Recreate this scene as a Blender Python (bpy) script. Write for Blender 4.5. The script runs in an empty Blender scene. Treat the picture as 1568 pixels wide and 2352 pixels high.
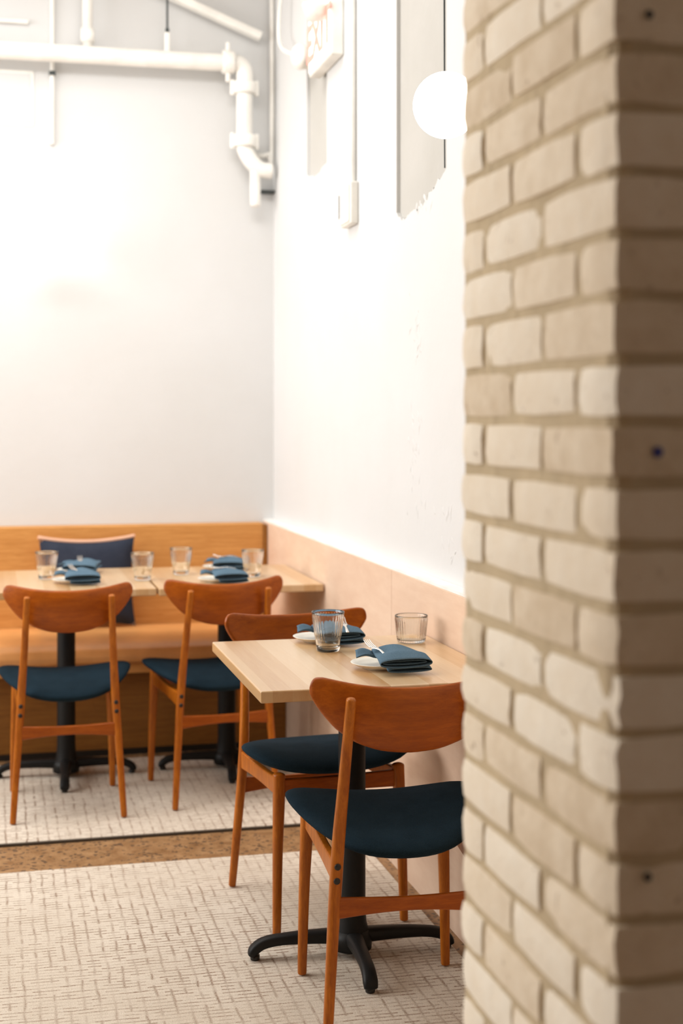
import bpy, bmesh, math, random
from mathutils import Vector, Matrix
random.seed(7)
PI = math.pi
scene = bpy.context.scene
COL = scene.collection

# ------------------------------------------------------------------ camera
cd = bpy.data.cameras.new('camera'); cam = bpy.data.objects.new('camera', cd); COL.objects.link(cam)
cam.location = (0, 0, 1.363)
cam.rotation_euler = (PI/2, 0, -math.atan(794/3266.7))
cd.sensor_fit = 'VERTICAL'; cd.sensor_height = 36; cd.sensor_width = 24; cd.lens = 50
cd.shift_y = -(1176-962)/2352
cd.clip_start = .05
cd.dof.use_dof = True; cd.dof.focus_distance = 3.35; cd.dof.aperture_fstop = 2.8
scene.camera = cam
# ------------------------------------------------------------------ world, exposure
w = bpy.data.worlds.new('world'); scene.world = w; w.use_nodes = True
w.node_tree.nodes['Background'].inputs[0].default_value = (.9, .95, 1, 1)
w.node_tree.nodes['Background'].inputs[1].default_value = .15
scene.view_settings.view_transform = 'Standard'; scene.view_settings.look = 'None'
scene.view_settings.exposure = 0.0; scene.view_settings.gamma = 1
scene.cycles.max_bounces = 10; scene.cycles.transmission_bounces = 10; scene.cycles.transparent_max_bounces = 12
scene.cycles.sample_clamp_indirect = 6
# ------------------------------------------------------------------ lights
def area(name, loc, rot, sx, sy, power, color):
    l = bpy.data.lights.new(name, 'AREA'); l.shape = 'RECTANGLE'; l.size = sx; l.size_y = sy
    l.energy = power; l.color = color
    o = bpy.data.objects.new(name, l); COL.objects.link(o); o.location = loc; o.rotation_euler = rot
    return o
wl = area('window_daylight', (-3.42, 4.5, 2.25), (0, -PI/2, 0), 2.2, 3.6, 140, (1, .985, .965)); wl.data.spread = math.radians(155)
cl = area('overhead_fill', (-.5, 4.6, 3.66), (0, 0, 0), 2.4, 2.2, 52, (1, .985, .96)); cl.data.spread = math.radians(150)  # added soft fill under the closed ceiling, no daylight opening there
ww = area('back_wall_fill', (-.3, 4.55, 3.5), (math.radians(50), 0, 0), 3.0, .35, 16, (1, .985, .965)); ww.data.spread = math.radians(120)  # added light aimed at the back wall to brighten it, no fixture

# ------------------------------------------------------------------ materials
def mat(name):
    m = bpy.data.materials.new(name); m.use_nodes = True
    nt = m.node_tree; b = nt.nodes['Principled BSDF']
    return m, nt, b
def nd(nt, t, **k):
    n = nt.nodes.new(t)
    for a, v in k.items():
        if a in n.inputs: n.inputs[a].default_value = v
        else: setattr(n, a, v)
    return n
def coords(nt, scale=(1,1,1), rot=(0,0,0)):
    tc = nd(nt, 'ShaderNodeTexCoord'); mp = nd(nt, 'ShaderNodeMapping')
    mp.inputs['Scale'].default_value = scale; mp.inputs['Rotation'].default_value = rot
    nt.links.new(tc.outputs['Object'], mp.inputs['Vector']); return mp.outputs['Vector']
def ramp(nt, fac, stops):
    r = nd(nt, 'ShaderNodeValToRGB'); el = r.color_ramp.elements
    while len(el) < len(stops): el.new(.5)
    for e, (p, c) in zip(el, stops): e.position = p; e.color = (*c, 1)
    nt.links.new(fac, r.inputs[0]); return r.outputs[0]
def math_(nt, op, a, b=None, c=None):
    n = nd(nt, 'ShaderNodeMath', operation=op)
    for i, v in enumerate((a, b, c)):
        if v is None: continue
        if isinstance(v, (int, float)): n.inputs[i].default_value = v
        else: nt.links.new(v, n.inputs[i])
    return n.outputs[0]
def bump(nt, b, h, strength=.3, dist=.002):
    n = nd(nt, 'ShaderNodeBump'); n.inputs['Strength'].default_value = strength; n.inputs['Distance'].default_value = dist
    nt.links.new(h, n.inputs['Height']); nt.links.new(n.outputs[0], b.inputs['Normal'])
def noise(nt, vec, scale, detail=4, rough=.55, dist=0):
    n = nd(nt, 'ShaderNodeTexNoise', Scale=scale, Detail=detail, Roughness=rough, Distortion=dist)
    nt.links.new(vec, n.inputs['Vector']); return n.outputs['Fac']
def flat(name, c, rough=.5, metal=0, bump_scale=None, bs=.15, var=.12, em=None, es=0, spec=None):
    m, nt, b = mat(name)
    v = coords(nt)
    f = noise(nt, v, 9, 5)
    cc = ramp(nt, f, [(.3, tuple(x*(1-var) for x in c)), (.7, tuple(min(1, x*(1+var*.6)) for x in c))])
    nt.links.new(cc, b.inputs['Base Color'])
    b.inputs['Roughness'].default_value = rough; b.inputs['Metallic'].default_value = metal
    if spec is not None: b.inputs['Specular IOR Level'].default_value = spec
    if bump_scale: bump(nt, b, noise(nt, v, bump_scale, 5, .6), bs)
    if em: b.inputs['Emission Color'].default_value = (*em, 1); b.inputs['Emission Strength'].default_value = es
    return m
def wood(name, light, dark, scale=(1,1,1), rough=.38, g=9, coat=0.0):
    m, nt, b = mat(name)
    v = coords(nt, scale)
    f = noise(nt, v, g, 6, .62, .6)
    f2 = noise(nt, v, g*6, 3, .7)
    f3 = math_(nt, 'ADD', math_(nt, 'MULTIPLY', f, .7), math_(nt, 'MULTIPLY', f2, .3))
    cc = ramp(nt, f3, [(.33, dark), (.5, tuple((a+c)/2 for a, c in zip(light, dark))), (.64, light)])
    nt.links.new(cc, b.inputs['Base Color'])
    b.inputs['Roughness'].default_value = rough
    b.inputs['Specular IOR Level'].default_value = .3
    b.inputs['Coat Weight'].default_value = coat; b.inputs['Coat Roughness'].default_value = .2
    bump(nt, b, f2, .06)
    return m
M = {}
def plaster(name, c, c2):
    m, nt, b = mat(name); v = coords(nt)
    f = noise(nt, v, 1.6, 6, .6)
    nt.links.new(ramp(nt, f, [(.3, c2), (.62, c)]), b.inputs['Base Color'])
    b.inputs['Roughness'].default_value = .75
    h = math_(nt, 'ADD', noise(nt, v, 3, 5), math_(nt, 'MULTIPLY', noise(nt, v, 40, 4), .15))
    bump(nt, b, h, .35, .01)
    return m
M['plaster'] = plaster('white_plaster', (.655, .66, .66), (.63, .632, .625))
M['recess_plaster'] = plaster('recess_plaster', (.50, .49, .46), (.43, .42, .385))  # darker grey plaster for the backs of the wall recesses
M['ceiling'] = flat('ceiling_tan', (.62, .55, .46), .8)
M['darkwall'] = flat('dark_wall', (.42, .27, .17), .8)
M['leftwall'] = flat('left_wall', (.42, .29, .19), .8)
M['leg'] = wood('chair_leg_wood', (.50, .150, .008), (.26, .058, .002), (9, 9, 1.1), .36, 6, .0)
M['back'] = wood('chair_back_wood', (.42, .100, .004), (.24, .047, .0012), (1.3, 8, 9), .36, 6, .0)
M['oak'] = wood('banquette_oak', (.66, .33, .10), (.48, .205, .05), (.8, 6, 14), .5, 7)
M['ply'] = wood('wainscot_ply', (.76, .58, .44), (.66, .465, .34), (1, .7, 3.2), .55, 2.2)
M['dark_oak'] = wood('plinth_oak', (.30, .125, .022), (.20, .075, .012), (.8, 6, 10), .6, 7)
M['leather'] = flat('tan_leather', (.74, .345, .115), .38, bump_scale=160, bs=.08)
def tabletop():
    m, nt, b = mat('butcher_block')
    tc = nd(nt, 'ShaderNodeTexCoord'); sp = nd(nt, 'ShaderNodeSeparateXYZ'); nt.links.new(tc.outputs['Object'], sp.inputs[0])
    k = math_(nt, 'FLOOR', math_(nt, 'MULTIPLY', sp.outputs['X'], 1/.046))
    wn = nd(nt, 'ShaderNodeTexWhiteNoise', noise_dimensions='1D'); nt.links.new(math_(nt, 'ADD', k, 3.3), wn.inputs['W'])
    mp = nd(nt, 'ShaderNodeMapping'); mp.inputs['Scale'].default_value = (22, 1.6, 10); nt.links.new(tc.outputs['Object'], mp.inputs['Vector'])
    f = noise(nt, mp.outputs['Vector'], 3, 5, .6, .4)
    t = math_(nt, 'ADD', math_(nt, 'MULTIPLY', wn.outputs['Value'], .62), math_(nt, 'MULTIPLY', f, .42))
    nt.links.new(ramp(nt, t, [(.15, (.50, .27, .10)), (.5, (.61, .39, .19)), (.9, (.69, .50, .30))]), b.inputs['Base Color'])
    b.inputs['Roughness'].default_value = .34; b.inputs['Coat Weight'].default_value = .6; b.inputs['Coat Roughness'].default_value = .25
    return m
M['block'] = tabletop()
def fabric(name, c, c2, sc=900):
    m, nt, b = mat(name); v = coords(nt)
    f = noise(nt, v, sc, 2, .7)
    f2 = noise(nt, v, 14, 3)
    cc = ramp(nt, math_(nt, 'ADD', math_(nt, 'MULTIPLY', f, .75), math_(nt, 'MULTIPLY', f2, .25)), [(.35, c2), (.65, c)])
    nt.links.new(cc, b.inputs['Base Color']); b.inputs['Roughness'].default_value = .9
    b.inputs['Sheen Weight'].default_value = 0
    b.inputs['Specular IOR Level'].default_value = .06
    bump(nt, b, f, .4, .001)
    return m
M['seat'] = fabric('navy_seat_fabric', (.016, .034, .050), (.005, .012, .018))
M['napkin'] = fabric('blue_linen', (.125, .20, .265), (.07, .12, .17), 700)
M['pillow'] = fabric('charcoal_pillow_fabric', (.045, .052, .075), (.02, .024, .038), 500)
M['pillow_back'] = fabric('peach_pillow_fabric', (.80, .50, .35), (.66, .38, .26), 500)
M['black'] = flat('black_cast_iron', (.008, .008, .008), .5, 0, 90, .1, spec=.25)
M['bolt'] = flat('black_bolt', (.01, .008, .006), .5)
M['steel'] = flat('brushed_steel', (.75, .72, .68), .22, 1)
M['china'] = flat('cream_china', (.86, .82, .72), .25)
M['white_paint'] = flat('white_painted_metal', (.88, .86, .81), .5, bump_scale=30, bs=.1)
M['off_white'] = flat('off_white_plastic', (.82, .80, .74), .45)
M['dark_metal'] = flat('dark_metal', (.03, .04, .04), .5)
M['ledge'] = flat('white_ledge', (.9, .89, .87), .5)
def glass():
    m, nt, b = mat('clear_glass')
    v = coords(nt); f = noise(nt, v, 60, 2)
    b.inputs['Base Color'].default_value = (.985, .995, .985, 1)
    b.inputs['Transmission Weight'].default_value = 1; b.inputs['Roughness'].default_value = .015; b.inputs['IOR'].default_value = 1.45
    bump(nt, b, f, .02)
    return m
M['glass'] = glass()
def globe_mat():
    m, nt, b = mat('lit_opal_glass'); v = coords(nt)
    nt.links.new(ramp(nt, noise(nt, v, 5), [(.3, (.93, .93, .93)), (.7, (1, 1, 1))]), b.inputs['Base Color'])
    b.inputs['Emission Color'].default_value = (1, .96, .90, 1); b.inputs['Emission Strength'].default_value = 4.5
    b.inputs['Roughness'].default_value = .3
    return m
M['globe'] = globe_mat()
def signmat():
    m, nt, b = mat('sign_face'); v = coords(nt)
    nt.links.new(ramp(nt, noise(nt, v, 9), [(.3, (.85, .83, .8)), (.7, (.9, .88, .85))]), b.inputs['Base Color'])
    b.inputs['Emission Color'].default_value = (1, .93, .88, 1); b.inputs['Emission Strength'].default_value = .9  # glow raised to imitate an overexposed sign face
    return m
M['sign'] = signmat()
M['red'] = flat('washed_out_letters', (.9, .30, .24), .5, em=(1, .35, .28), es=.5)  # red paled and made to glow, imitating overexposure
M['blue'] = flat('blue_dot', (.02, .03, .25), .5)
def rugmat():
    m, nt, b = mat('cream_grid_rug')
    tc = nd(nt, 'ShaderNodeTexCoord'); P = tc.outputs['Object']
    wob = nd(nt, 'ShaderNodeTexNoise', Scale=9, Detail=3); nt.links.new(P, wob.inputs['Vector'])
    vm = nd(nt, 'ShaderNodeVectorMath', operation='MULTIPLY_ADD')
    nt.links.new(wob.outputs['Color'], vm.inputs[0]); vm.inputs[1].default_value = (.016, .016, 0); nt.links.new(P, vm.inputs[2])
    sp = nd(nt, 'ShaderNodeSeparateXYZ'); nt.links.new(vm.outputs[0], sp.inputs[0])
    X, Y = sp.outputs['X'], sp.outputs['Y']
    def line(c, period, width, seed, other, seglen, keep):
        q = math_(nt, 'MULTIPLY', c, 1/period)
        fr = math_(nt, 'ABSOLUTE', math_(nt, 'SUBTRACT', math_(nt, 'FRACT', q), .5))       # 0.. .5, line at 0
        ln = math_(nt, 'LESS_THAN', fr, width/period/2)
        sm = math_(nt, 'SUBTRACT', 1, math_(nt, 'DIVIDE', fr, width/period)); sm = math_(nt, 'MAXIMUM', sm, 0)
        cx = nd(nt, 'ShaderNodeCombineXYZ'); nt.links.new(math_(nt, 'FLOOR', q), cx.inputs[0])
        nt.links.new(math_(nt, 'FLOOR', math_(nt, 'MULTIPLY', other, 1/seglen)), cx.inputs[1]); cx.inputs[2].default_value = seed
        wn = nd(nt, 'ShaderNodeTexWhiteNoise', noise_dimensions='3D'); nt.links.new(cx.outputs[0], wn.inputs['Vector'])
        k = ramp(nt, wn.outputs['Value'], [(keep, (.12, .12, .12)), (1.0, (1, 1, 1))])
        return math_(nt, 'MULTIPLY', sm, k)
    a = line(X, .034, .0056, 1, Y, .035, .05)
    c_ = line(Y, .0185, .0044, 2, X, .034, .10)
    big = noise(nt, P, 1.7, 4, .6)
    patch = ramp(nt, big, [(.35, (.45, .45, .45)), (.65, (1.0, 1.0, 1.0))])
    fine = ramp(nt, noise(nt, P, 240, 3, .8), [(.35, (.25, .25, .25)), (.6, (1, 1, 1))])
    amt = math_(nt, 'MULTIPLY', math_(nt, 'MULTIPLY', math_(nt, 'MAXIMUM', a, math_(nt, 'MULTIPLY', c_, 1.25)), patch), fine)
    basec = ramp(nt, math_(nt, 'ADD', math_(nt, 'MULTIPLY', noise(nt, P, 320, 3, .8), .6), math_(nt, 'MULTIPLY', big, .4)), [(.3, (.56, .475, .375)), (.62, (.83, .76, .66))])
    mx = nd(nt, 'ShaderNodeMix', data_type='RGBA'); mx.inputs[7].default_value = (.20, .085, .03, 1)
    nt.links.new(math_(nt, 'MINIMUM', math_(nt, 'MULTIPLY', amt, 1.25), .9), mx.inputs[0]); nt.links.new(basec, mx.inputs[6])
    nt.links.new(mx.outputs[2], b.inputs['Base Color']); b.inputs['Roughness'].default_value = .95
    b.inputs['Specular IOR Level'].default_value = .1
    h = math_(nt, 'SUBTRACT', noise(nt, P, 300, 3, .8), amt)
    bump(nt, b, h, .6, .004)
    return m
M['rug'] = rugmat()
M['rug_edge'] = flat('dark_rug_binding', (.06, .045, .03), .9)
def concrete():
    m, nt, b = mat('exposed_aggregate'); v = coords(nt)
    vo = nd(nt, 'ShaderNodeTexVoronoi', Scale=60, Randomness=1.0)
    dn = nd(nt, 'ShaderNodeTexNoise', Scale=35, Detail=3); nt.links.new(v, dn.inputs['Vector'])
    va = nd(nt, 'ShaderNodeVectorMath', operation='MULTIPLY_ADD'); nt.links.new(dn.outputs['Color'], va.inputs[0]); va.inputs[1].default_value = (.035, .035, .035); nt.links.new(v, va.inputs[2])
    nt.links.new(va.outputs[0], vo.inputs['Vector'])
    sep = nd(nt, 'ShaderNodeSeparateColor'); nt.links.new(vo.outputs['Color'], sep.inputs[0])
    dark = math_(nt, 'MULTIPLY', math_(nt, 'LESS_THAN', vo.outputs['Distance'], .42), math_(nt, 'GREATER_THAN', sep.outputs[0], .52))
    base = ramp(nt, noise(nt, v, 22, 6, .7), [(.3, (.20, .098, .035)), (.65, (.40, .235, .11))])
    mx = nd(nt, 'ShaderNodeMix', data_type='RGBA'); mx.inputs[7].default_value = (.075, .05, .033, 1)
    nt.links.new(math_(nt, 'MULTIPLY', dark, .8), mx.inputs[0]); nt.links.new(base, mx.inputs[6])
    nt.links.new(mx.outputs[2], b.inputs['Base Color']); b.inputs['Roughness'].default_value = .45
    return m
M['concrete'] = concrete()
def brickmat():
    m, nt, b = mat('tan_brick'); v = coords(nt)
    at = nd(nt, 'ShaderNodeAttribute', attribute_name='tone')
    f = noise(nt, v, 18, 6, .65)
    t = math_(nt, 'ADD', math_(nt, 'MULTIPLY', at.outputs['Fac'], .5), math_(nt, 'MULTIPLY', f, .6))
    c1 = ramp(nt, t, [(.15, (.60, .47, .31)), (.5, (.82, .71, .55)), (.85, (.91, .84, .71))])
    mx = nd(nt, 'ShaderNodeMix', data_type='RGBA'); mx.inputs[7].default_value = (.30, .20, .12, 1)      # dark pits and scuffs
    nt.links.new(ramp(nt, noise(nt, v, 42, 3, .5, .8), [(.66, (0, 0, 0)), (.76, (.6, .6, .6))]), mx.inputs[0]); nt.links.new(c1, mx.inputs[6])
    nt.links.new(mx.outputs[2], b.inputs['Base Color'])
    b.inputs['Roughness'].default_value = .85
    bump(nt, b, math_(nt, 'ADD', f, math_(nt, 'MULTIPLY', noise(nt, v, 90, 4), .4)), .5, .006)
    return m
M['brick'] = brickmat()
M['mortar'] = flat('sandy_mortar', (.56, .45, .29), .95, bump_scale=60, bs=.5)

# ------------------------------------------------------------------ object helpers
def props(o, label=None, cat=None, group=None, kind=None):
    if label: o['label'] = label
    if cat: o['category'] = cat
    if group: o['group'] = group
    if kind: o['kind'] = kind
    return o
def obj(name, bm, m, parent=None, smooth=False, bevel=0, seg=2, subsurf=0, loc=None, rot=None):
    me = bpy.data.meshes.new(name)
    bmesh.ops.recalc_face_normals(bm, faces=bm.faces)
    bm.to_mesh(me); bm.free()
    me.materials.append(m)
    if smooth:
        for p in me.polygons: p.use_smooth = True
    o = bpy.data.objects.new(name, me); COL.objects.link(o)
    if parent: o.parent = parent
    if loc: o.location = loc
    if rot: o.rotation_euler = rot
    if bevel:
        b = o.modifiers.new('bevel', 'BEVEL'); b.width = bevel; b.segments = seg; b.limit_method = 'ANGLE'; b.angle_limit = .6
        for p in me.polygons: p.use_smooth = True
        wn = o.modifiers.new('wn', 'WEIGHTED_NORMAL'); wn.keep_sharp = True
    if subsurf:
        s = o.modifiers.new('sub', 'SUBSURF'); s.levels = subsurf; s.render_levels = subsurf
    return o
def empty(name, loc, rz=0):
    o = bpy.data.objects.new(name, None); COL.objects.link(o); o.location = loc; o.rotation_euler = (0, 0, rz); o.empty_display_size = .1
    return o
def copy_tree(o, parent=None):
    c = o.copy(); COL.objects.link(c)
    c.parent = parent
    for ch in list(o.children): copy_tree(ch, c)
    return c
def box(bm, x0, x1, y0, y1, z0, z1):
    vs = [bm.verts.new((x, y, z)) for z in (z0, z1) for y in (y0, y1) for x in (x0, x1)]
    F = [(0, 2, 3, 1), (4, 5, 7, 6), (0, 1, 5, 4), (2, 6, 7, 3), (0, 4, 6, 2), (1, 3, 7, 5)]
    fs = [bm.faces.new([vs[i] for i in f]) for f in F]
    return vs, fs
def gbox(bm, x0, x1, y0, y1, z0, z1, n=3):
    """box whose six sides are n x n grids; returns its vertices"""
    V = {}
    def g(i, j, k):
        if (i, j, k) not in V: V[(i, j, k)] = bm.verts.new((x0+(x1-x0)*i/n, y0+(y1-y0)*j/n, z0+(z1-z0)*k/n))
        return V[(i, j, k)]
    for a in range(n):
        for b in range(n):
            for c in (0, n):
                bm.faces.new((g(a, b, c), g(a+1, b, c), g(a+1, b+1, c), g(a, b+1, c)))
                bm.faces.new((g(a, c, b), g(a+1, c, b), g(a+1, c, b+1), g(a, c, b+1)))
                bm.faces.new((g(c, a, b), g(c, a+1, b), g(c, a+1, b+1), g(c, a, b+1)))
    return list(V.values())
def bx(*a):
    bm = bmesh.new(); box(bm, *a); return bm
def tube(bm, pts, rad, n=16, sq=2.0, up=(0, 1, 0), cap='round'):
    """sweep of a superellipse section; rad = list of (rx, ry) or float"""
    pts = [Vector(p) for p in pts]; rings = []
    R = [(r, r) if isinstance(r, (int, float)) else r for r in rad]
    def ring(c, t, r):
        u = Vector(up); u = (u - t*u.dot(t))
        if u.length < 1e-4: u = Vector((1, 0, 0)); u = u - t*u.dot(t)
        u.normalize(); s = t.cross(u)
        out = []
        for i in range(n):
            a = 2*PI*(i+.5)/n; ca, sa = math.cos(a), math.sin(a)
            x = math.copysign(abs(ca)**(2/sq), ca)*r[0]; y = math.copysign(abs(sa)**(2/sq), sa)*r[1]
            out.append(bm.verts.new(c + s*x + u*y))
        return out
    N = len(pts)
    for i, p in enumerate(pts):
        t = (pts[min(i+1, N-1)] - pts[max(i-1, 0)]).normalized()
        if cap == 'round' and i in (0, N-1):
            sg = -1 if i == 0 else 1; m = min(R[i])
            seq = [(.95, .35), (.7, .72), (.3, .96)]
            rr = [ring(p + t*sg*m*.5*k2, t, (R[i][0]*k1, R[i][1]*k1)) for k1, k2 in seq]
            base = ring(p, t, R[i])
            rings += (list(reversed(rr)) + [base]) if i == 0 else ([base] + rr)
        else: rings.append(ring(p, t, R[i]))
    for a, b in zip(rings, rings[1:]):
        for i in range(n): bm.faces.new((a[i], a[(i+1) % n], b[(i+1) % n], b[i]))
    bm.faces.new(list(reversed(rings[0]))); bm.faces.new(rings[-1])
def tb(pts, rad, **k):
    bm = bmesh.new(); tube(bm, pts, rad, **k); return bm
def smooth_path(pts, sub=5):
    out = []; P = [Vector(p) for p in pts]
    for i in range(len(P)-1):
        p0, p1, p2, p3 = P[max(i-1, 0)], P[i], P[i+1], P[min(i+2, len(P)-1)]
        for k in range(sub):
            t = k/sub
            out.append(.5*((2*p1) + (p2-p0)*t + (2*p0-5*p1+4*p2-p3)*t*t + (3*p1-p0-3*p2+p3)*t**3))
    out.append(P[-1]); return out
def lerp_list(keys, n):
    out = []
    for i in range(n):
        q = i/(n-1)*(len(keys)-1); k = min(int(q), len(keys)-2); f = q-k
        out.append(keys[k]*(1-f) + keys[k+1]*f)
    return out
def lathe(prof, n=48, ribs=0, amp=0, z0=0, z1=1, closed=False):
    bm = bmesh.new(); rings = []
    for (r, z) in prof:
        if r < 1e-6: rings.append([bm.verts.new((0, 0, z))]); continue
        row = []
        for i in range(n):
            a = 2*PI*i/n; rr = r
            if ribs and z0 <= z <= z1: rr += amp*math.cos(a*ribs)
            row.append(bm.verts.new((rr*math.cos(a), rr*math.sin(a), z)))
        rings.append(row)
    prs = list(zip(rings, rings[1:])) + ([(rings[-1], rings[0])] if closed else [])
    for a, b in prs:
        for i in range(n):
            j = (i+1) % n
            if len(a) == 1 and len(b) == 1: break
            if len(a) == 1: bm.faces.new((a[0], b[i], b[j]))
            elif len(b) == 1: bm.faces.new((a[i], a[j], b[0]))
            else: bm.faces.new((a[i], a[j], b[j], b[i]))
    return bm

# ------------------------------------------------------------------ the setting
XW, YB, ZC = 1.24, 6.42, 3.7
FZ = -.012
def struct(name, bm, m, label=None, **k):
    o = obj(name, bm, m, **k); props(o, label, None, None, 'structure'); return o
struct('floor', bx(-3.5, 1.4, -1.6, 6.6, FZ-.1, FZ), M['concrete'], 'exposed aggregate concrete floor between the two pale rugs')
struct('ceiling', bx(-3.5, 1.4, -1.6, 6.6, ZC, ZC+.1), M['ceiling'])
struct('wall_back', bx(-3.5, 1.4, YB, YB+.12, FZ, ZC), M['plaster'], 'white plaster wall behind the banquette')
struct('wall_front', bx(-3.5, 1.4, -1.7, -1.6, FZ, ZC), M['darkwall'])
# left wall with a wide window opening
bm = bmesh.new()
box(bm, -3.55, -3.45, -1.6, 2.6, FZ, ZC); box(bm, -3.55, -3.45, 6.3, 6.6, FZ, ZC)
box(bm, -3.55, -3.45, 2.6, 6.3, FZ, 1.05); box(bm, -3.55, -3.45, 2.6, 6.3, 3.4, ZC)
struct('wall_left', bm, M['leftwall'])
bm = bmesh.new()
for y in (2.6, 3.8, 5.0, 6.24): box(bm, -3.52, -3.47, y, y+.06, 1.05, 3.4)
box(bm, -3.52, -3.47, 2.6, 6.3, 1.05, 1.11); box(bm, -3.52, -3.47, 2.6, 6.3, 3.34, 3.4)
struct('window_1', bm, M['off_white'])
# right wall: backing plus a plaster skin with two recesses that end in a broken edge
bmw = bmesh.new()
def jag(pts, n, amp, rnd=random.Random(3)):
    out = []
    for (a, b) in zip(pts, pts[1:]):
        for i in range(n):
            t = i/n; out.append((a[0]+(b[0]-a[0])*t + rnd.uniform(-amp, amp)*(i > 0), a[1]+(b[1]-a[1])*t + rnd.uniform(-amp, amp)*(i > 0)))
    out.append(pts[-1]); return out
outline = [(-1.6, FZ), (YB, FZ), (YB, ZC), (5.70, ZC)] + jag([(5.70, 2.36), (5.55, 2.33), (5.34, 2.35)], 5, .006) + [(5.34, ZC), (4.36, ZC)] \
    + jag([(4.36, 2.02), (4.30, 1.985), (4.20, 2.0), (4.11, 1.99), (3.99, 2.03), (3.94, 2.045), (3.845, 2.075)], 6, .007) + [(3.845, ZC), (-1.6, ZC)]
vs = [bmw.verts.new((XW, y, z)) for y, z in outline]
f = bmw.faces.new(vs)
r = bmesh.ops.extrude_face_region(bmw, geom=[f])
for g in r['geom']:
    if isinstance(g, bmesh.types.BMVert): g.co.x += .045
bmesh.ops.triangulate(bmw, faces=[f for f in bmw.faces if len(f.verts) > 4])
box(bmw, XW+.045, XW+.16, -1.6, 6.6, FZ, ZC)
REC = bmesh.new()
box(REC, XW+.012, XW+.0445, 3.8455, 4.3595, 1.95, ZC-.002); box(REC, XW+.012, XW+.0445, 5.3405, 5.6995, 2.3, ZC-.002)
# chipped, uneven patches where the paint has blistered
rr = random.Random(11)
for (py, pz, n, sy, sz) in ((4.144, 1.62, 16, .05, .13), (4.16, 1.28, 22, .06, .12), (4.05, 1.10, 6, .15, .04), (3.83, 1.10, 5, .05, .03), (3.80, .99, 6, .05, .04), (4.1, 2.0, 8, .1, .02)):
    for _ in range(n):
        y = py + rr.gauss(0, sy)*.55; z = pz + rr.gauss(0, sz)*.55; a = rr.uniform(.006, .017); tilt = rr.uniform(-.9, .9)
        c = Vector((XW-.001, y, z)); k = 7; ring_ = []
        top = bmw.verts.new(c + Vector((-.0012, 0, 0)))
        for i in range(k):
            t = 2*PI*i/k; q = a*rr.uniform(.5, 1.3)
            dy, dz = math.cos(t)*q*.6, math.sin(t)*q*1.6
            ring_.append(bmw.verts.new(c + Vector((.001, dy*math.cos(tilt)-dz*math.sin(tilt), dy*math.sin(tilt)+dz*math.cos(tilt)))))
        for i in range(k): bmw.faces.new((top, ring_[i], ring_[(i+1) % k]))
struct('trim_3', REC, M['recess_plaster'], 'darker grey plaster at the back of the two recesses of the right wall')
struct('wall_right', bmw, M['plaster'], 'white plaster wall with rough patches above the plywood wainscot')
# plywood wainscot panels with white ledge
WX = 1.19
bm = bmesh.new()
for y0, y1 in ((1.93, 3.02), (3.023, 4.24), (4.243, 5.30), (5.303, 6.42)):
    box(bm, WX, XW-.001, y0, y1, FZ, .895)
struct('trim_1', bm, M['ply'], 'pale pink plywood wainscot along the right wall', bevel=.0012, seg=1)
struct('trim_2', bx(WX+.004, XW-.001, 1.93, 6.42, .8955, .903), M['ledge'], 'narrow white ledge on top of the plywood wainscot')

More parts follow.
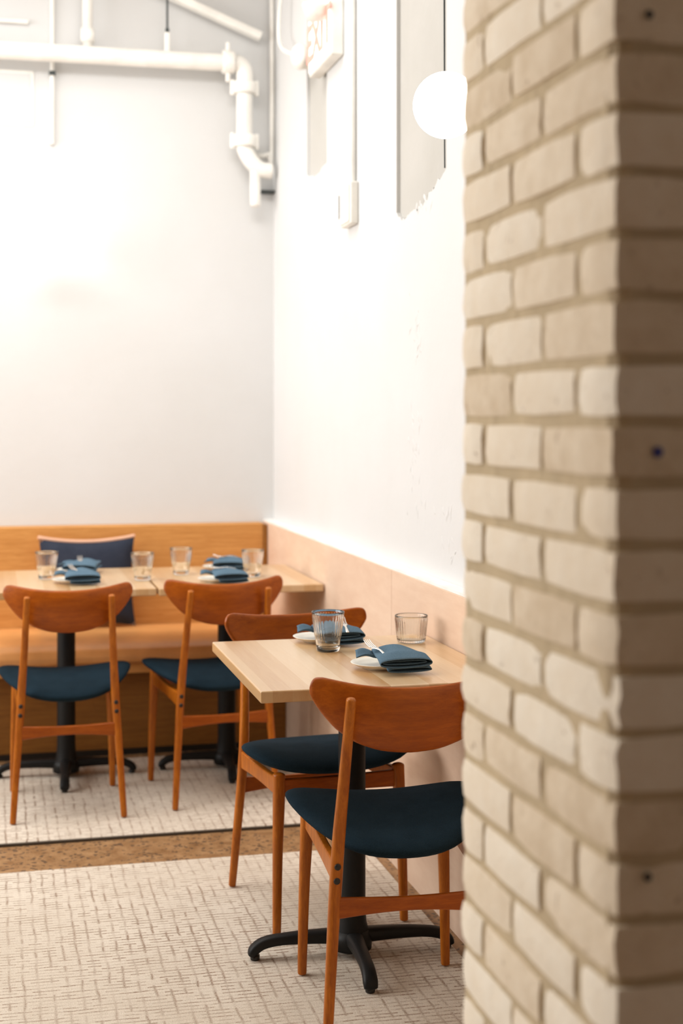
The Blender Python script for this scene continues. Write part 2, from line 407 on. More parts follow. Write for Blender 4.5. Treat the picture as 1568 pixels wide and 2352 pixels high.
# ------------------------------------------------------------------ brick pillar
def pillar():
    x0, x1, y0, y1 = .644, XW-.001, 1.418, 1.93
    ch, jt, L, Wd = .0677, .0088, .203, .096
    root = empty('brick_pillar', (x0, y0, FZ)); props(root, 'tan brick pillar in the foreground against the right wall', None, None, 'structure')
    rnd = random.Random(5)
    bmb = bmesh.new(); tone = bmb.verts.layers.float.new('tone')
    def brick(a0, a1, b0, b1, c0, c1):
        j = lambda s=.0016: rnd.uniform(-s, s)
        t = rnd.random()
        A0, A1, B0, B1, C0, C1 = a0+j(), a1+j(), b0+j(), b1+j(), c0+j(), c1+j()
        allv = gbox(bmb, A0, A1, B0, B1, C0, C1, 3)
        cx, cy, cz = (a0+a1)/2, (b0+b1)/2, (c0+c1)/2
        hx, hy, hz = (a1-a0)/2, (b1-b0)/2, (c1-c0)/2
        at_corner = abs(a0-x0) < 1e-6 and abs(b0-y0) < 1e-6
        worn = rnd.choice((0, .002, .006, .009)) if at_corner and c0 < 1.46 else (.003 if at_corner else 0)
        wz = [rnd.uniform(.3, 1.1) for _ in range(4)]
        for v in allv:
            v[tone] = t
            v.co += Vector((j(.001), j(.001), j(.0012)))
            if worn and v.co.x < a0+.01 and v.co.y < b0+.01:        # rounded-off corner of the pillar
                v.co.x += worn*wz[min(3, max(0, int((v.co.z-c0)/(c1-c0)*3+.5)))]
            ex = abs(v.co.x-cx)/hx > .9; ey = abs(v.co.y-cy)/hy > .9; ez = abs(v.co.z-cz)/hz > .9
            if ex+ey+ez >= 2:       # worn arrises
                k = .0022 + (.002 if ex+ey+ez == 3 else 0)
                if ex: v.co.x += -math.copysign(k, v.co.x-cx)
                if ey: v.co.y += -math.copysign(k, v.co.y-cy)
                if ez: v.co.z += -math.copysign(k*.8, v.co.z-cz)
    nrow = int((ZC-FZ)/ch)+1
    for r_ in range(-1, nrow):
        z0 = .0067 + ch*r_ + jt/2 - .0; z1 = z0 + ch - jt
        if z1 > ZC-.005: break
        if z0 < FZ: z0 = FZ
        odd = r_ % 2 == 1
        # corner brick
        if odd: cxl, cyl = Wd, L
        else: cxl, cyl = L, Wd
        brick(x0, x0+cxl, y0, y0+cyl, z0, z1)
        y = y0 + cyl + jt                                   # left face
        while y < y1-.02:
            ye = min(y+L, y1)
            brick(x0, x0+Wd, y, ye, z0, z1); y = ye + jt
        x = x0 + cxl + jt                                   # near face
        while x < x1-.02:
            xe = min(x+L, x1)
            brick(x, xe, y0, y0+Wd, z0, z1); x = xe + jt
        x = x0 + Wd + jt                                    # far face
        while x < x1-.02:
            xe = min(x+L, x1)
            brick(x, xe, y1-Wd, y1, z0, z1); x = xe + jt
    for v in bmb.verts: v.co -= Vector((x0, y0, FZ))
    obj('brickwork', bmb, M['brick'], root, smooth=False, bevel=.0025, seg=2)
    bmm = bmesh.new()
    for v in gbox(bmm, .005, x1-x0, .005, y1-y0-.005, .001, ZC-FZ-.001, 30):
        if v.co.x < .006 and v.co.y < .006: v.co += Vector((.007, .006, 0))
        v.co += Vector((rnd.uniform(-.001, .001), rnd.uniform(-.001, .001), 0))
    obj('mortar', bmm, M['mortar'], root)
    bmd = lathe([(0, .0015), (.005, .001), (.0062, 0)], 16)
    obj('paint_spot', bmd, M['blue'], root, loc=(.052, -.0035, 1.327-FZ), rot=(PI/2, 0, 0))
    for px_, pz_ in ((.042, 1.800), (.040, .868)):
        obj('nail_hole', lathe([(0, .0012), (.0035, .001), (.005, 0)], 12), M['bolt'], root, loc=(px_, -.0035, pz_-FZ), rot=(PI/2, 0, 0))
pillar()

# ------------------------------------------------------------------ rugs
def rug(y0, y1, label, edge):
    x0, x1 = -2.6, 1.15
    root = empty('rug', ((x0+x1)/2, (y0+y1)/2, FZ)); props(root, label, 'rug', 'pale grid-pattern rugs')
    hx, hy = (x1-x0)/2, (y1-y0)/2
    obj('pile', bx(-hx, hx, -hy, hy, 0, .012), M['rug'], root, bevel=.004)
    obj('edge_binding', bx(-hx, hx, -hy-.010, -hy, 0, .008) if edge else bx(-hx, hx, hy, hy+.004, 0, .004), M['rug_edge'] if edge else M['rug'], root)
rug(4.70, 5.76, 'cream rug with thin brown grid lines under the back tables by the banquette', True)
rug(1.3, 4.39, 'cream rug with thin brown grid lines under the nearest table', False)

# ------------------------------------------------------------------ banquette
def banquette():
    x0, x1 = -3.4, WX-.002
    root = empty('banquette', (0, 6.1, FZ)); props(root, 'long oak banquette with tan leather seat along the white back wall', 'bench')
    o = (0, -6.1, -FZ)
    def part(name, bm, m, **k):
        for v in bm.verts: v.co += Vector(o)
        return obj(name, bm, m, root, **k)
    part('backrest', bx(x0, x1-.012, 6.32, YB-.003, .2, .893), M['oak'], bevel=.006)
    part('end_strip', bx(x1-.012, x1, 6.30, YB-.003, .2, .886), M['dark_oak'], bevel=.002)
    bm = bmesh.new()                                        # cushion: a rounded profile pulled along the bench
    prof = [(6.315, .375), (6.315, .455), (6.25, .462), (6.05, .466), (5.86, .464), (5.79, .456), (5.752, .438), (5.74, .412), (5.748, .388), (5.78, .375)]
    A = [bm.verts.new((x0, y, z)) for y, z in prof]; B = [bm.verts.new((x1, y, z)) for y, z in prof]
    n = len(prof)
    for i in range(n): bm.faces.new((A[i], A[(i+1) % n], B[(i+1) % n], B[i]))
    bm.faces.new(A); bm.faces.new(B)
    part('seat_cushion', bm, M['leather'], smooth=True, bevel=.006)
    part('seat_rail', bx(x0, x1, 5.785, 5.82, .335, .374), M['oak'], bevel=.003)
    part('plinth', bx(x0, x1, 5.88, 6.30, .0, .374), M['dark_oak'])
    part('kick_strip', bx(x0, x1, 5.868, 5.8795, FZ, .012), M['bolt'])
banquette()

# ------------------------------------------------------------------ chairs
def backrest_bm():
    W = .217
    top = [(0, .781), (.3, .783), (.55, .788), (.75, .795), (.88, .800), (.95, .798), (.985, .789), (1, .774)]
    bot = [(0, .632), (.3, .638), (.55, .656), (.75, .686), (.88, .719), (.95, .742), (.985, .757), (1, .766)]
    def ev(tab, s):
        for (a, za), (b, zb) in zip(tab, tab[1:]):
            if s <= b: t = (s-a)/(b-a); return za + (zb-za)*t
        return tab[-1][1]
    ss = [0, .15, .3, .42, .55, .65, .75, .82, .88, .92, .95, .97, .985, 1]
    S = [-s for s in reversed(ss[1:])] + ss
    bm = bmesh.new(); NZ = 8; th = .0065; front = []; back = []
    for s in S:
        a = abs(s); zt, zb = ev(top, a), ev(bot, a); fr, bk = [], []
        for k in range(NZ+1):
            z = zb + (zt-zb)*k/NZ
            y = -.232 + .062*a**2.0 - .16*(z-.70) + .01*((z-.71)/.07)**2
            slope = .062*2*a/W*math.copysign(1, s) if s else 0
            nrm = Vector((-slope, 1, .16)).normalized()
            p = Vector((s*W, y, z))
            t_ = th*(1 if 0 < k < NZ else .72)*(1 if a < .98 else .75)
            fr.append(bm.verts.new(p + nrm*t_)); bk.append(bm.verts.new(p - nrm*t_))
        front.append(fr); back.append(bk)
    m = len(S)
    for i in range(m-1):
        for k in range(NZ):
            bm.faces.new((front[i][k], front[i+1][k], front[i+1][k+1], front[i][k+1]))
            bm.faces.new((back[i][k], back[i][k+1], back[i+1][k+1], back[i+1][k]))
        bm.faces.new((front[i][NZ], front[i+1][NZ], back[i+1][NZ], back[i][NZ]))
        bm.faces.new((front[i][0], back[i][0], back[i+1][0], front[i+1][0]))
    for i in (0, m-1):
        for k in range(NZ): bm.faces.new((front[i][k], front[i][k+1], back[i][k+1], back[i][k]))
    return bm
def seat_bm():
    half = [(x*1.04, y) for x, y in [(0, .232), (.07, .231), (.13, .226), (.18, .211), (.212, .18), (.228, .13), (.229, .08), (.217, .02), (.196, -.04), (.168, -.10), (.132, -.155), (.088, -.190), (.045, -.203), (0, -.207)]]
    pts = half + [(-x, y) for x, y in reversed(half[1:-1])]
    n = len(pts); bm = bmesh.new()
    def z0(x, y):
        q = min(1, max(0, (.16-y)/.36)); q = q*q*(3-2*q)
        return .442 + .034*(abs(x)/.236)**2.2 - .027*q - .010*((y)/.22)**2*(y > 0)
    layers = [(.0, .024), (.35, .0235), (.65, .021), (.85, .016), (.95, .008), (1.0, -.002), (.985, -.010), (.93, -.019), (.8, -.026), (.4, -.03), (0, -.03)]
    rings = []
    for sc, dz in layers:
        if sc == 0: rings.append([bm.verts.new((0, .02, z0(0, .02)+dz))]); continue
        rings.append([bm.verts.new((x*sc, .02+(y-.02)*sc, z0(x*sc, .02+(y-.02)*sc)+dz)) for x, y in pts])
    for a, b in zip(rings, rings[1:]):
        for i in range(n):
            j = (i+1) % n
            if len(a) == 1: bm.faces.new((a[0], b[i], b[j]))
            elif len(b) == 1: bm.faces.new((a[i], a[j], b[0]))
            else: bm.faces.new((a[i], a[j], b[j], b[i]))
    return bm
def board(bm, p0, p1, h0, hm, th, n=9, sag=0):
    """upright board between two points, height h0 at the ends and hm midway"""
    p0, p1 = Vector(p0), Vector(p1); d = (p1-p0).normalized(); s = Vector((d.y, -d.x, 0)).normalized(); prev = None; first = None
    for i in range(n):
        t = i/(n-1); c = p0.lerp(p1, t); h = h0 + (hm-h0)*math.sin(PI*t); c = c + s*0 + Vector((0, 0, sag*math.sin(PI*t)))
        ring_ = [bm.verts.new(c + s*a*th/2 + Vector((0, 0, b*h/2))) for a, b in ((-1, -1), (1, -1), (1, 1), (-1, 1))]
        if prev:
            for k in range(4): bm.faces.new((prev[k], prev[(k+1) % 4], ring_[(k+1) % 4], ring_[k]))
        else: bm.faces.new(ring_)
        prev = ring_
    bm.faces.new(prev)
def make_chair():
    root = empty('dining_chair', (0, 0, 0))
    for sgn in (-1, 1):
        key = [(.185*sgn, -.215, .004), (.172*sgn, -.197, .2), (.161*sgn, -.186, .36), (.155*sgn, -.192, .46), (.147*sgn, -.218, .60), (.140*sgn, -.2585, .762)]
        pth = smooth_path(key, 5)
        rad = lerp_list([.0105, .0125, .0142, .0138, .012, .0105], len(pth))
        lg = obj('rear_leg', tb(pth, rad, n=16, sq=2.6), M['leg'], root, smooth=True)
        for z, px_, py_ in ((.359, .1610, -.186), (.390, .1593, -.187)):
            bmx = lathe([(0, .0022), (.0062, .002), (.0075, 0)], 14)
            b_ = obj('bolt', bmx, M['bolt'], lg, smooth=True, loc=(px_*sgn, py_-.0142, z), rot=(PI/2, 0, 0))
        key = [(.180*sgn, .215, .004), (.176*sgn, .209, .2), (.171*sgn, .203, .34), (.169*sgn, .198, .418)]
        pth = smooth_path(key, 4)
        obj('front_leg', tb(pth, lerp_list([.0108, .013, .0155, .0165], len(pth)), n=16, sq=2.8), M['leg'], root, smooth=True)
        bm = bmesh.new(); board(bm, (.168*sgn, .197, .388), (.1605*sgn, -.186, .374), .050, .040, .018)
        obj('side_rail', bm, M['leg'], root, bevel=.004)
    bm = bmesh.new(); board(bm, (-.168, .198, .385), (.168, .198, .385), .046, .040, .018)
    obj('front_rail', bm, M['back'], root, bevel=.004)
    bm = bmesh.new(); board(bm, (-.166, -.192, .298), (.166, -.192, .298), .048, .031, .015, 13, .003)
    obj('stretcher', bm, M['back'], root, bevel=.005)
    obj('backrest', backrest_bm(), M['back'], root, smooth=True, subsurf=1)
    obj('seat', seat_bm(), M['seat'], root, smooth=True, subsurf=1)
    return root
chair = make_chair()
CG = 'curved-back wooden dining chairs'
spots = [
    (.893, 3.182, -4.2, 'nearest wooden dining chair, its back to the viewer beside the brick pillar'),
    (.875, 3.905, 185.8, 'wooden dining chair facing the viewer, tucked under the far side of the nearest table'),
    (.2415, 5.115, 0, 'leftmost wooden dining chair, its back to the viewer, in front of the banquette pillow'),
    (.7685, 5.177, 6, 'wooden dining chair at the right back table, half hidden behind the nearest table corner')]
for i, (x, y, a, lab) in enumerate(spots):
    o = chair if i == 0 else copy_tree(chair)
    o.location = (x, y, .0025); o.rotation_euler = (0, 0, math.radians(a)); props(o, lab, 'chair', CG)

# ------------------------------------------------------------------ tables
def make_table():
    root = empty('cafe_table', (0, 0, 0))
    obj('tabletop', bx(-.304, .304, -.368, .368, .7225, .75), M['block'], root, bevel=.004, seg=3)
    obj('column', lathe([(0, .05), (.045, .05), (.037, .085), (.0345, .12), (.0345, .69), (.0, .69)], 32), M['black'], root, smooth=True, bevel=.002)
    bm = bmesh.new()
    for a in (45, 135, 225, 315):
        c, s = math.cos(math.radians(a)), math.sin(math.radians(a))
        tube(bm, [(0, 0, .712), (.2*c, .2*s, .716)], [(.018, .006), (.012, .005)], n=8, sq=4, up=(0, 0, 1), cap='flat')
    box(bm, -.06, .06, -.06, .06, .69, .7215)
    obj('top_plate', bm, M['black'], root, bevel=.002)
    bmh = lathe([(0, .015), (.05, .017), (.052, .045), (.043, .064), (0, .066)], 32)
    hub = obj('base_hub', bmh, M['black'], root, smooth=True)
    for a in (0, 90, 180, 270):
        bm = bmesh.new()
        key = [(.02, 0, .048), (.10, 0, .050), (.18, 0, .048), (.226, 0, .041), (.25, 0, .026), (.258, 0, .014)]
        pth = smooth_path(key, 4); rad = list(zip(lerp_list([.024, .019, .0165, .017, .018, .0165], len(pth)), lerp_list([.019, .016, .0135, .0135, .013, .009], len(pth))))
        tube(bm, pth, rad, n=14, sq=3.2, up=(0, 0, 1))
        ft = obj('foot', bm, M['black'], root, smooth=True, rot=(0, 0, math.radians(a-4)))
        obj('glide', lathe([(0, 0), (.011, 0), (.012, .004), (.012, .012), (0, .012)], 16), M['bolt'], ft, smooth=True, loc=(.248, 0, .001))
    return root
table = make_table()
TG = 'square wooden cafe tables with black pedestals'
for i, (x, y, a, lab) in enumerate([
    (.882, 3.516, 0, 'nearest butcher-block cafe table with black pedestal, set for two beside the wainscot'),
    (.878, 5.515, 0, 'butcher-block banquette table in the right corner of the room'),
    (.262, 5.530, 0, 'left one of the two banquette tables, in front of the charcoal pillow')]):
    o = table if i == 0 else copy_tree(table)
    o.location = (x, y, 0); o.rotation_euler = (0, 0, a); props(o, lab, 'table', TG)

# ------------------------------------------------------------------ tableware
def glass_bm(h, rt, rb, ribs=30, wall=.0022, foot=.009, step=0, n=240):
    """ribbed tumbler; with step > 0 the wall is thicker below that height, where the ribs stop"""
    m = 14; outer = [(0, .001), (rb*.88, .0), (rb, .0025)]
    for i in range(1, m+1):
        t = i/m; outer.append((rb+(rt-rb)*t, .0025+(h-.0025)*t))
    R = lambda z: rb+(rt-rb)*(z/h)
    inner = []
    for i in range(m, -1, -1):
        z = foot+(h-foot)*i/m
        inner.append((R(z) - wall - (.0022 if z < step else 0), z))
    prof = outer + [(rt-wall*.5, h+.0012)] + inner + [(rb*.6, foot-.001), (0, foot-.0015)]
    return lathe(prof, n, ribs, .0009, max(.012, step), h*.90)
def glass_obj(kind):
    if kind == 'tall': bm = glass_bm(.104, .0435, .030, 30, .0022, .013, .040)
    else: bm = glass_bm(.073, .0455, .0385, 36, .0022, .007)
    return obj('tumbler', bm, M['glass'], None, smooth=True)
tall = glass_obj('tall'); short = glass_obj('short')
props(short, 'short ribbed glass tumbler at the wall side of the nearest table', 'glass'); short.location = (1.108, 3.748, .7505)
TALLS = [(.851, 3.652, 'ribbed tall glass tumbler on the nearest table, in front of the far napkin'),
         (.189, 5.545, 'blurred glass tumbler on the left back table, left of the two folded napkins'),
         (.541, 5.423, 'blurred glass tumbler on the left back table, right of the pillow and napkins'),
         (.708, 5.584, 'blurred glass tumbler on the right back table, left of its napkins'),
         (.968, 5.442, 'blurred glass tumbler on the right back table, right of its napkins by the corner')]
for i, (x, y, lab) in enumerate(TALLS):
    o = tall if i == 0 else copy_tree(tall)
    o.location = (x, y, .7505); o.rotation_euler = (0, 0, i*.7); props(o, lab, 'glass', 'tall ribbed tumblers')
def plate_bm():
    return lathe([(r_*.87, z) for r_, z in [(0, .003), (.045, .003), (.046, 0), (.050, 0), (.052, .003), (.070, .0075), (.082, .0138), (.0835, .015), (.082, .0158), (.069, .0105), (.052, .0065), (0, .006)]], 64)
def napkin_bm(seed):
    """a cloth folded into a flat roll, open at the near end (-y), pinched and ruffled at the far end"""
    rnd = random.Random(seed); bm = bmesh.new()
    ph = [rnd.uniform(0, 6) for _ in range(6)]
    NL, NS = 22, 48
    def layer(w0, w1, h0, h1, zc0, zc1, xo, y0, y1, th, bulge=0):
        rings_o, rings_i = [], []
        for i in range(NL+1):
            t = i/NL; y = y0 + (y1-y0)*t
            w = w0 + (w1-w0)*t**1.3; h = h0 + (h1-h0)*t; zc = zc0 + (zc1-zc0)*t
            h *= 1 + .22*math.sin(t*7+ph[0])
            ro, ri = [], []
            for k in range(NS):
                a = 2*PI*k/NS; ca, sa = math.cos(a), math.sin(a)
                x = math.copysign(abs(ca)**.9, ca)*w/2; z = math.copysign(abs(sa)**.8, sa)*h/2
                wr = .0018*math.sin(x*48+ph[1]+t*5) + .0010*math.sin(x*80-y*50+ph[2]) + .0016*math.sin(y*60+x*15+ph[3]) + .013*bulge*math.exp(-((x-.004)/.035)**2-((t-.72)/.22)**2)
                amp = (.25+.75*min(1, t*3)) if sa > -.1 else .1
                yy = y + .010*math.sin(x*22+ph[4])*(t > .5)*(t-.5)*2
                p = Vector((x+xo+.012*t, yy, zc + z + wr*amp*(.4+.8*t) - .010*max(0, (-y-.05)/.04)))
                nrm = Vector((ca/(w/2), 0, sa/(h/2))).normalized()
                ro.append(bm.verts.new(p)); ri.append(bm.verts.new(p - nrm*th))
            rings_o.append(ro); rings_i.append(ri)
        for i in range(NL):
            for k in range(NS):
                j = (k+1) % NS
                bm.faces.new((rings_o[i][k], rings_o[i][j], rings_o[i+1][j], rings_o[i+1][k]))
                bm.faces.new((rings_i[i][k], rings_i[i+1][k], rings_i[i+1][j], rings_i[i][j]))
        for k in range(NS):
            j = (k+1) % NS
            bm.faces.new((rings_o[0][k], rings_i[0][k], rings_i[0][j], rings_o[0][j]))
            bm.faces.new((rings_o[NL][k], rings_o[NL][j], rings_i[NL][j], rings_i[NL][k]))
    layer(.132, .090, .026, .012, .0265, .024, 0, -.092, .088, .0016, 1)
    layer(.112, .085, .013, .008, .0085, .0115, .010, -.088, .07, .0013)
    layer(.112, .07, .011, .004, .0255, .022, -.002, -.085, .06, .0012)
    # loose corner turned out over the rim of the plate at the far left
    N = 10; g = [[None]*(N+1) for _ in range(N+1)]; g2 = [[None]*(N+1) for _ in range(N+1)]
    for i in range(N+1):
        for k in range(N+1):
            u, v = i/N, k/N
            x = -.020 - .078*u*(1-.25*v); y = .005 + .075*v - .01*u
            z = .0235 + .004*math.sin(u*5+ph[5]) + .004*math.sin(v*7+u*3) + .006*u*(v-.3) - .005*(1-u)
            g[i][k] = bm.verts.new((x, y, z)); g2[i][k] = bm.verts.new((x, y, z-.0016-.003*(1-abs(2*v-1))))
    for i in range(N):
        for k in range(N):
            bm.faces.new((g[i][k], g[i+1][k], g[i+1][k+1], g[i][k+1])); bm.faces.new((g2[i][k], g2[i][k+1], g2[i+1][k+1], g2[i+1][k]))
    for i in range(N):
        for a, b in (((i, 0), (i+1, 0)), ((i, N), (i+1, N)), ((0, i), (0, i+1)), ((N, i), (N, i+1))):
            bm.faces.new((g[a[0]][a[1]], g[b[0]][b[1]], g2[b[0]][b[1]], g2[a[0]][a[1]]))
    return bm
def fork_bm():
    bm = bmesh.new()
    # four tines, neck and a handle that runs back under the cloth
    for k in range(4):
        x = (k-1.5)*.0065
        pth = [(x*.95, .0, .001), (x, .015, .0), (x, .032, .002), (x, .048, .007)]
        tube(bm, pth, [(.0019, .0012), (.0018, .0011), (.0015, .001), (.0008, .0007)], n=8, sq=3, up=(0, 0, 1))
    tube(bm, [(0, .004, .001), (0, -.006, .002), (0, -.020, .005), (0, -.035, .007), (0, -.075, .004)], [(.0125, .0012), (.0118, .0013), (.0055, .0015), (.0032, .0016), (.005, .0012)], n=12, sq=2.6, up=(0, 0, 1))
    return bm
plate0 = obj('side_plate', plate_bm(), M['china'], None, smooth=True)
nap0 = obj('napkin', napkin_bm(2), M['napkin'], None, smooth=True)
fork0 = obj('fork', fork_bm(), M['steel'], None, smooth=True)
fork0.scale = (.82, .82, .82)
settings = [  # plate x,y ; napkin rotation ; name of place
    (.935, 3.350, 3, 'at the near side of the nearest table'),
    (.882, 3.793, 5, 'at the far side of the nearest table, behind the tumbler'),
    (.292, 5.375, 4, 'at the near side of the left back table'),
    (.325, 5.735, -14, 'at the far side of the left back table'),
    (.825, 5.285, 6, 'at the near side of the right back table'),
    (.905, 5.715, -8, 'at the far side of the right back table')]
for i, (x, y, a, where) in enumerate(settings):
    ar = math.radians(a)
    pl, na, fo = (plate0, nap0, fork0) if i == 0 else (copy_tree(plate0), copy_tree(nap0), copy_tree(fork0))
    pl.location = (x-.016, y+.030, .7503); props(pl, 'small cream side plate ' + where, 'plate', 'cream side plates under napkins')
    na.location = (x+.012, y, .7635); na.rotation_euler = (0, 0, ar); props(na, 'folded blue linen napkin ' + where, 'napkin', 'folded blue napkins')
    if i in (0, 1, 2, 3):
        dx, dy, fa = ((-.036, .012, 16), (.038, -.035, -4), (-.01, .01, 20), (.0, -.02, 0))[i]
        fo.location = (x+dx, y+dy, .7605+.0425); fo.rotation_euler = (math.radians(14), 0, math.radians(fa))
        props(fo, 'steel fork in the napkin ' + where, 'fork', 'steel forks on napkins')
    else:
        fo.location = (x-.01, y+.01, .7605+.0425); fo.rotation_euler = (math.radians(4), 0, math.radians(70))
        props(fo, 'steel fork on the napkin ' + where, 'fork', 'steel forks on napkins')

# ------------------------------------------------------------------ pillow
def pillow():
    root = empty('throw_pillow', (.385, 6.2, .4665)); props(root, 'square charcoal pillow with peach back leaning against the oak backrest', 'pillow')
    W = .205; N = 18
    def shell(side):
        bm = bmesh.new(); g = []
        for i in range(N+1):
            row = []
            for k in range(N+1):
                u, v = 2*i/N-1, 2*k/N-1
                pin = .075
                x = u*W*(1-pin*(1-v*v)); z = v*W*.94*(1-pin*1.5*(1-u*u)) + W*.94
                d = .058*max(0, (1-u**4))**.6*max(0, (1-v**4))**.6
                d += .0025*math.sin(u*9+v*5)*(1-u*u)*(1-v*v)
                row.append(bm.verts.new((x, side*d, z)))
            g.append(row)
        for i in range(N):
            for k in range(N): bm.faces.new((g[i][k], g[i+1][k], g[i+1][k+1], g[i][k+1]))
        return bm
    rx = math.radians(-10)
    for nm, sd, m in (('front_cover', -1, 'pillow'), ('back_cover', 1, 'pillow_back')):
        o = obj(nm, shell(sd), M[m], root, smooth=True, rot=(rx, 0, 0))
    pts = []
    for k in range(25): pts.append((0, 0, 0))
    bm = bmesh.new(); path = []
    for i in range(N+1):
        u = 2*i/N-1; path.append((u*W, .004, W*.94*(1-.075*1.5*(1-u*u))+W*.94+.005))
    tube(bm, path, [.009]*len(path), n=8, up=(0, 0, 1))
    obj('top_flap', bm, M['pillow_back'], root, smooth=True, rot=(rx, 0, 0))
pillow()

# ------------------------------------------------------------------ globe wall lamps
def sconce(center, wall, label):
    """wall: 'back' -> plate on the back wall, 'right' -> plate on the right wall"""
    cx, cy, cz = center
    root = empty('wall_lamp', (cx, YB, cz) if wall == 'back' else (XW, cy, cz), 0 if wall == 'back' else -PI/2)
    d = (YB-cy) if wall == 'back' else (XW-cx)
    props(root, label, 'lamp', 'round opal glass wall lamps')
    obj('wall_plate', lathe([(0, .018), (.052, .016), (.057, .010), (.058, 0), (0, 0)], 40), M['off_white'], root, smooth=True, loc=(0, -.001, .03), rot=(PI/2, 0, 0))
    obj('arm', tb([(0, -.015, .03), (0, -d*.5, .032), (0, -d+.045, .012)], [.008]*3, n=12, up=(1, 0, 0)), M['white_paint'], root, smooth=True)
    bm = bmesh.new(); bmesh.ops.create_uvsphere(bm, u_segments=40, v_segments=24, radius=.078 if wall == 'right' else .070)
    obj('globe_shade', bm, M['globe'], root, smooth=True, loc=(0, -d, 0))
sconce((.262, 6.22, 2.11), 'back', 'lit round white globe lamp on the back wall at the left edge')
sconce((1.028, 3.19, 2.10), 'right', 'lit round white globe lamp on the right wall above the nearest table')

# ------------------------------------------------------------------ pipework on the back wall
def P_(name, pts, r, m='white_paint', parent=None, n=20, label=None, cat='pipe', group=None, up=(0, 1, 0)):
    o = obj(name, tb(pts, [r]*len(pts) if isinstance(r, float) else r, n=n, up=up, cap='flat'), M[m], parent, smooth=True, bevel=0)
    if not parent: props(o, label, cat, group)
    return o
yp = 6.335
big = empty('ceiling_pipe', (0, yp, 2.96)); props(big, 'thick white pipe along the upper back wall, elbowing down near the corner', 'pipe')
def rel(pts, o=(0, yp, 2.96)): return [tuple(a-b for a, b in zip(p, o)) for p in pts]
run = [(-3.3, yp, 2.955), (.6, yp, 2.962), (1.0, yp, 2.967), (1.045, yp, 2.966), (1.078, yp, 2.951), (1.09, yp, 2.92), (1.09, yp, 2.86)]
obj('main_run', tb(rel(smooth_path(run, 4)), [.038]*(4*(len(run)-1)+1), n=24, up=(0, 1, 0), cap='flat'), M['white_paint'], big, smooth=True)
dn = [(1.09, yp, 2.87), (1.09, yp, 2.62), (1.095, yp, 2.57), (1.125, yp, 2.52), (1.165, yp, 2.49), (1.215, yp, 2.485)]
obj('drop', tb(rel(smooth_path(dn, 4)), [.036]*(4*(len(dn)-1)+1), n=24, up=(0, 1, 0), cap='flat'), M['white_paint'], big, smooth=True)
obj('tail', tb(rel([(1.138, yp, 2.53), (1.14, yp, 2.33)]), [.024, .024], n=20, up=(0, 1, 0)), M['white_paint'], big, smooth=True)
for (c, ax) in (((1.015, yp, 2.967), 'x'), ((1.09, yp, 2.855), 'z'), ((1.09, yp, 2.615), 'z')):
    o = obj('coupling', lathe([(.036, -.026), (.049, -.026), (.052, -.02), (.052, .02), (.049, .026), (.036, .026)], 28, closed=True), M['white_paint'], big, smooth=True,
            loc=rel([c])[0], rot=(0, PI/2, 0) if ax == 'x' else (0, 0, 0))
    for s in (-1, 1):
        bl = tb([(0, 0, -.03), (0, 0, .03)], [.011, .011], n=10, up=(0, 1, 0))
        obj('lug', bl, M['white_paint'], o, smooth=True, loc=(s*.055, 0, 0) if ax == 'x' else (s*.055, 0, 0), rot=(0, PI/2, 0) if ax == 'x' else (0, 0, 0))
P_('riser_pipe', [(.393, yp+.01, 2.985), (.393, yp+.01, 3.69)], .036*.62, label='white vertical pipe dropping into the top of the thick horizontal pipe', n=20)
obj('collar', lathe([(.020, -.03), (.030, -.03), (.030, .03), (.020, .03)], 24, closed=True), M['white_paint'], bpy.data.objects['riser_pipe'], smooth=True, loc=(.393, yp+.01, 3.05))
hg = empty('pipe_hanger', (.742, yp, 3.09)); props(hg, 'dark threaded rod with white clamp holding the thick pipe', 'hanger')
obj('rod', tb([(0, 0, 0), (0, 0, .6)], [.005, .005], n=8), M['dark_metal'], hg, smooth=True)
obj('clamp', tb([(0, -.002, -.11), (0, -.002, -.01)], [(.012, .008), (.012, .008)], n=12, sq=4), M['white_paint'], hg, smooth=True)
obj('nut', tb([(0, 0, -.008), (0, 0, .008)], [.010, .010], n=6), M['dark_metal'], hg)
cz = empty('conduit', (.243, YB-.012, 2.58)); props(cz, 'thin white conduit down the back wall behind the thick pipe, left of the riser', 'conduit', 'thin white conduits')
obj('tube', tb([(0, 0, 0), (0, 0, 1.11)], [.010, .010], n=12), M['white_paint'], cz, smooth=True)
obj('strap', bx(-.014, .014, -.016, .002, .30, .318), M['dark_metal'], cz, bevel=.002)
cc = obj('conduit', tb(smooth_path([(1.226, YB-.03, 3.69), (1.226, YB-.03, 2.62), (1.21, YB-.03, 2.572), (1.16, YB-.03, 2.565), (1.12, YB-.03, 2.60)], 5), [.011]*21, n=12), M['white_paint'], None, smooth=True)
props(cc, 'thin white conduit down the back wall corner hooking left at its foot', 'conduit', 'thin white conduits')
br = obj('diagonal_brace', tb([(.66, YB-.05, 3.30), (1.17, YB-.05, 3.10)], [(.02, .03), (.02, .03)], n=12, sq=5, cap='flat'), M['white_paint'], None, bevel=.003)
props(br, 'white diagonal metal brace across the top of the back wall near the corner', 'brace')
pn = empty('access_panel', (0, YB, 2.775)); props(pn, 'flat white access panel on the upper left back wall under the pipe', 'panel')
obj('cover', bx(-.15, .148, -.008, 0, -.108, .108), M['plaster'], pn, bevel=.002)
obj('frame', bx(-.165, .163, -.004, 0, -.123, .123), M['white_paint'], pn, bevel=.002)
sl = obj('metal_strip', bx(-.1, .14, YB-.02, YB, 3.10, 3.118), M['white_paint'], None, bevel=.003); props(sl, 'short white horizontal strip on the back wall above the thick pipe', 'strip')
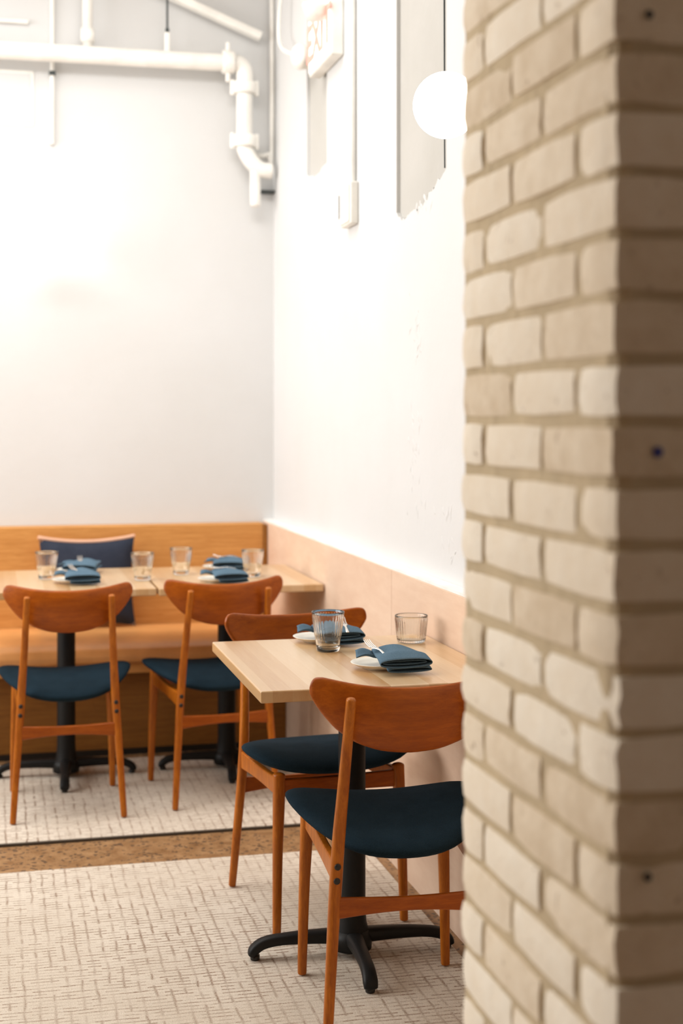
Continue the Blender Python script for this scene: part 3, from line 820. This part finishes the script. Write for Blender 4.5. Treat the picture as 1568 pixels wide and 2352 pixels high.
vb = obj('vent_bracket', bx(1.172, 1.236, YB-.05, YB, 2.392, 2.405), M['dark_metal'], None, bevel=.002); props(vb, 'small dark flat bracket on the back wall beside the pipe tail', 'bracket')

# ------------------------------------------------------------------ fittings on the right wall
ex = empty('exit_sign', (XW, 5.25, 2.81)); props(ex, 'white exit sign with red letters and lamp head high on the right wall', 'sign')
obj('housing', bx(-.05, 0, -.19, .19, -.115, .115), M['off_white'], ex, bevel=.008)
obj('face', bx(-.053, -.050, -.175, .175, -.10, .10), M['sign'], ex, bevel=.001)
cu = bpy.data.curves.new('exit_text', 'FONT'); cu.body = 'EXIT'; cu.size = .20; cu.extrude = .002; cu.align_x = 'CENTER'; cu.align_y = 'CENTER'; cu.offset = .003
to = bpy.data.objects.new('tmp_text', cu); COL.objects.link(to)
dg = bpy.context.evaluated_depsgraph_get(); me = bpy.data.meshes.new_from_object(to.evaluated_get(dg))
bpy.data.objects.remove(to)
me.materials.clear(); me.materials.append(M['red'])
lt = bpy.data.objects.new('letters', me); COL.objects.link(lt); lt.parent = ex; lt.location = (-.0545, 0, 0); lt.rotation_euler = (PI/2, 0, -PI/2)
hd = obj('lamp_head', lathe([(0, -.055), (.032, -.055), (.046, -.03), (.050, -.0), (.050, .015), (.047, .018), (.047, .024), (.050, .027), (.050, .04), (.044, .05), (0, .05)], 32), M['off_white'], ex, smooth=True, loc=(-.085, -.10, .085), rot=(.18, -.25, 0))
obj('bracket', tb([(-.02, -.10, .10), (-.06, -.10, .095)], [.012, .012], n=10), M['off_white'], ex, smooth=True)
al = empty('alarm_sounder', (XW, 5.60, 2.82)); props(al, 'white oval alarm fitting left of the exit sign', 'alarm')
bm = bmesh.new(); bmesh.ops.create_uvsphere(bm, u_segments=32, v_segments=16, radius=1)
for v in bm.verts: v.co = Vector((v.co.x*.035, v.co.y*.085, v.co.z*.052))
obj('cover', bm, M['off_white'], al, smooth=True, loc=(-.05, 0, 0), rot=(.35, 0, 0))
obj('base', bx(-.03, 0, -.05, .05, -.04, .04), M['off_white'], al, bevel=.008)
cb = obj('cable', tb(smooth_path([(1.215, 5.97, 3.69), (1.20, 5.98, 3.3), (1.185, 6.0, 3.12), (1.18, 5.99, 3.0), (1.175, 5.88, 2.92), (1.19, 5.70, 2.85)], 6), [.008]*31, n=10), M['white_paint'], None, smooth=True)
props(cb, 'loose white cable looping from the ceiling to the oval alarm fitting', 'cable')
cp = empty('conduit', (XW-.014, 4.88, 2.12)); props(cp, 'thin white conduit down the right wall pilaster to the small box', 'conduit', 'thin white conduits')
obj('tube', tb([(0, 0, .06), (0, 0, 1.57)], [.011, .011], n=12), M['white_paint'], cp, smooth=True)
for z in (.79, 1.05): obj('coupling', tb([(0, 0, z-.02), (0, 0, z+.02)], [.016, .016], n=14), M['white_paint'], cp, smooth=True)
bb = empty('junction_box', (XW, 4.92, 2.125)); props(bb, 'small white wall box at the foot of the conduit on the right wall', 'box')
obj('housing', bx(-.03, 0, -.075, .075, -.075, .075), M['off_white'], bb, bevel=.006)
obj('cover_plate', bx(-.036, -.03, -.062, .062, -.066, .066), M['white_paint'], bb, bevel=.003)
obj('slot', bx(-.034, -.002, .078, .086, -.04, .045), M['dark_metal'], bb, bevel=.001)
pc = obj('dark_line', tb([(1.234, 3.850, 3.69), (1.235, 3.850, 3.0), (1.2365, 3.850, 2.14), (1.237, 3.850, 2.075)], [.0045, .0035, .002, .002], n=10), M['dark_metal'], None, smooth=True)  # thin dark line along the recess edge, tapering downward
props(pc, 'thin dark vertical line at the near edge of the wall recess', 'cable')
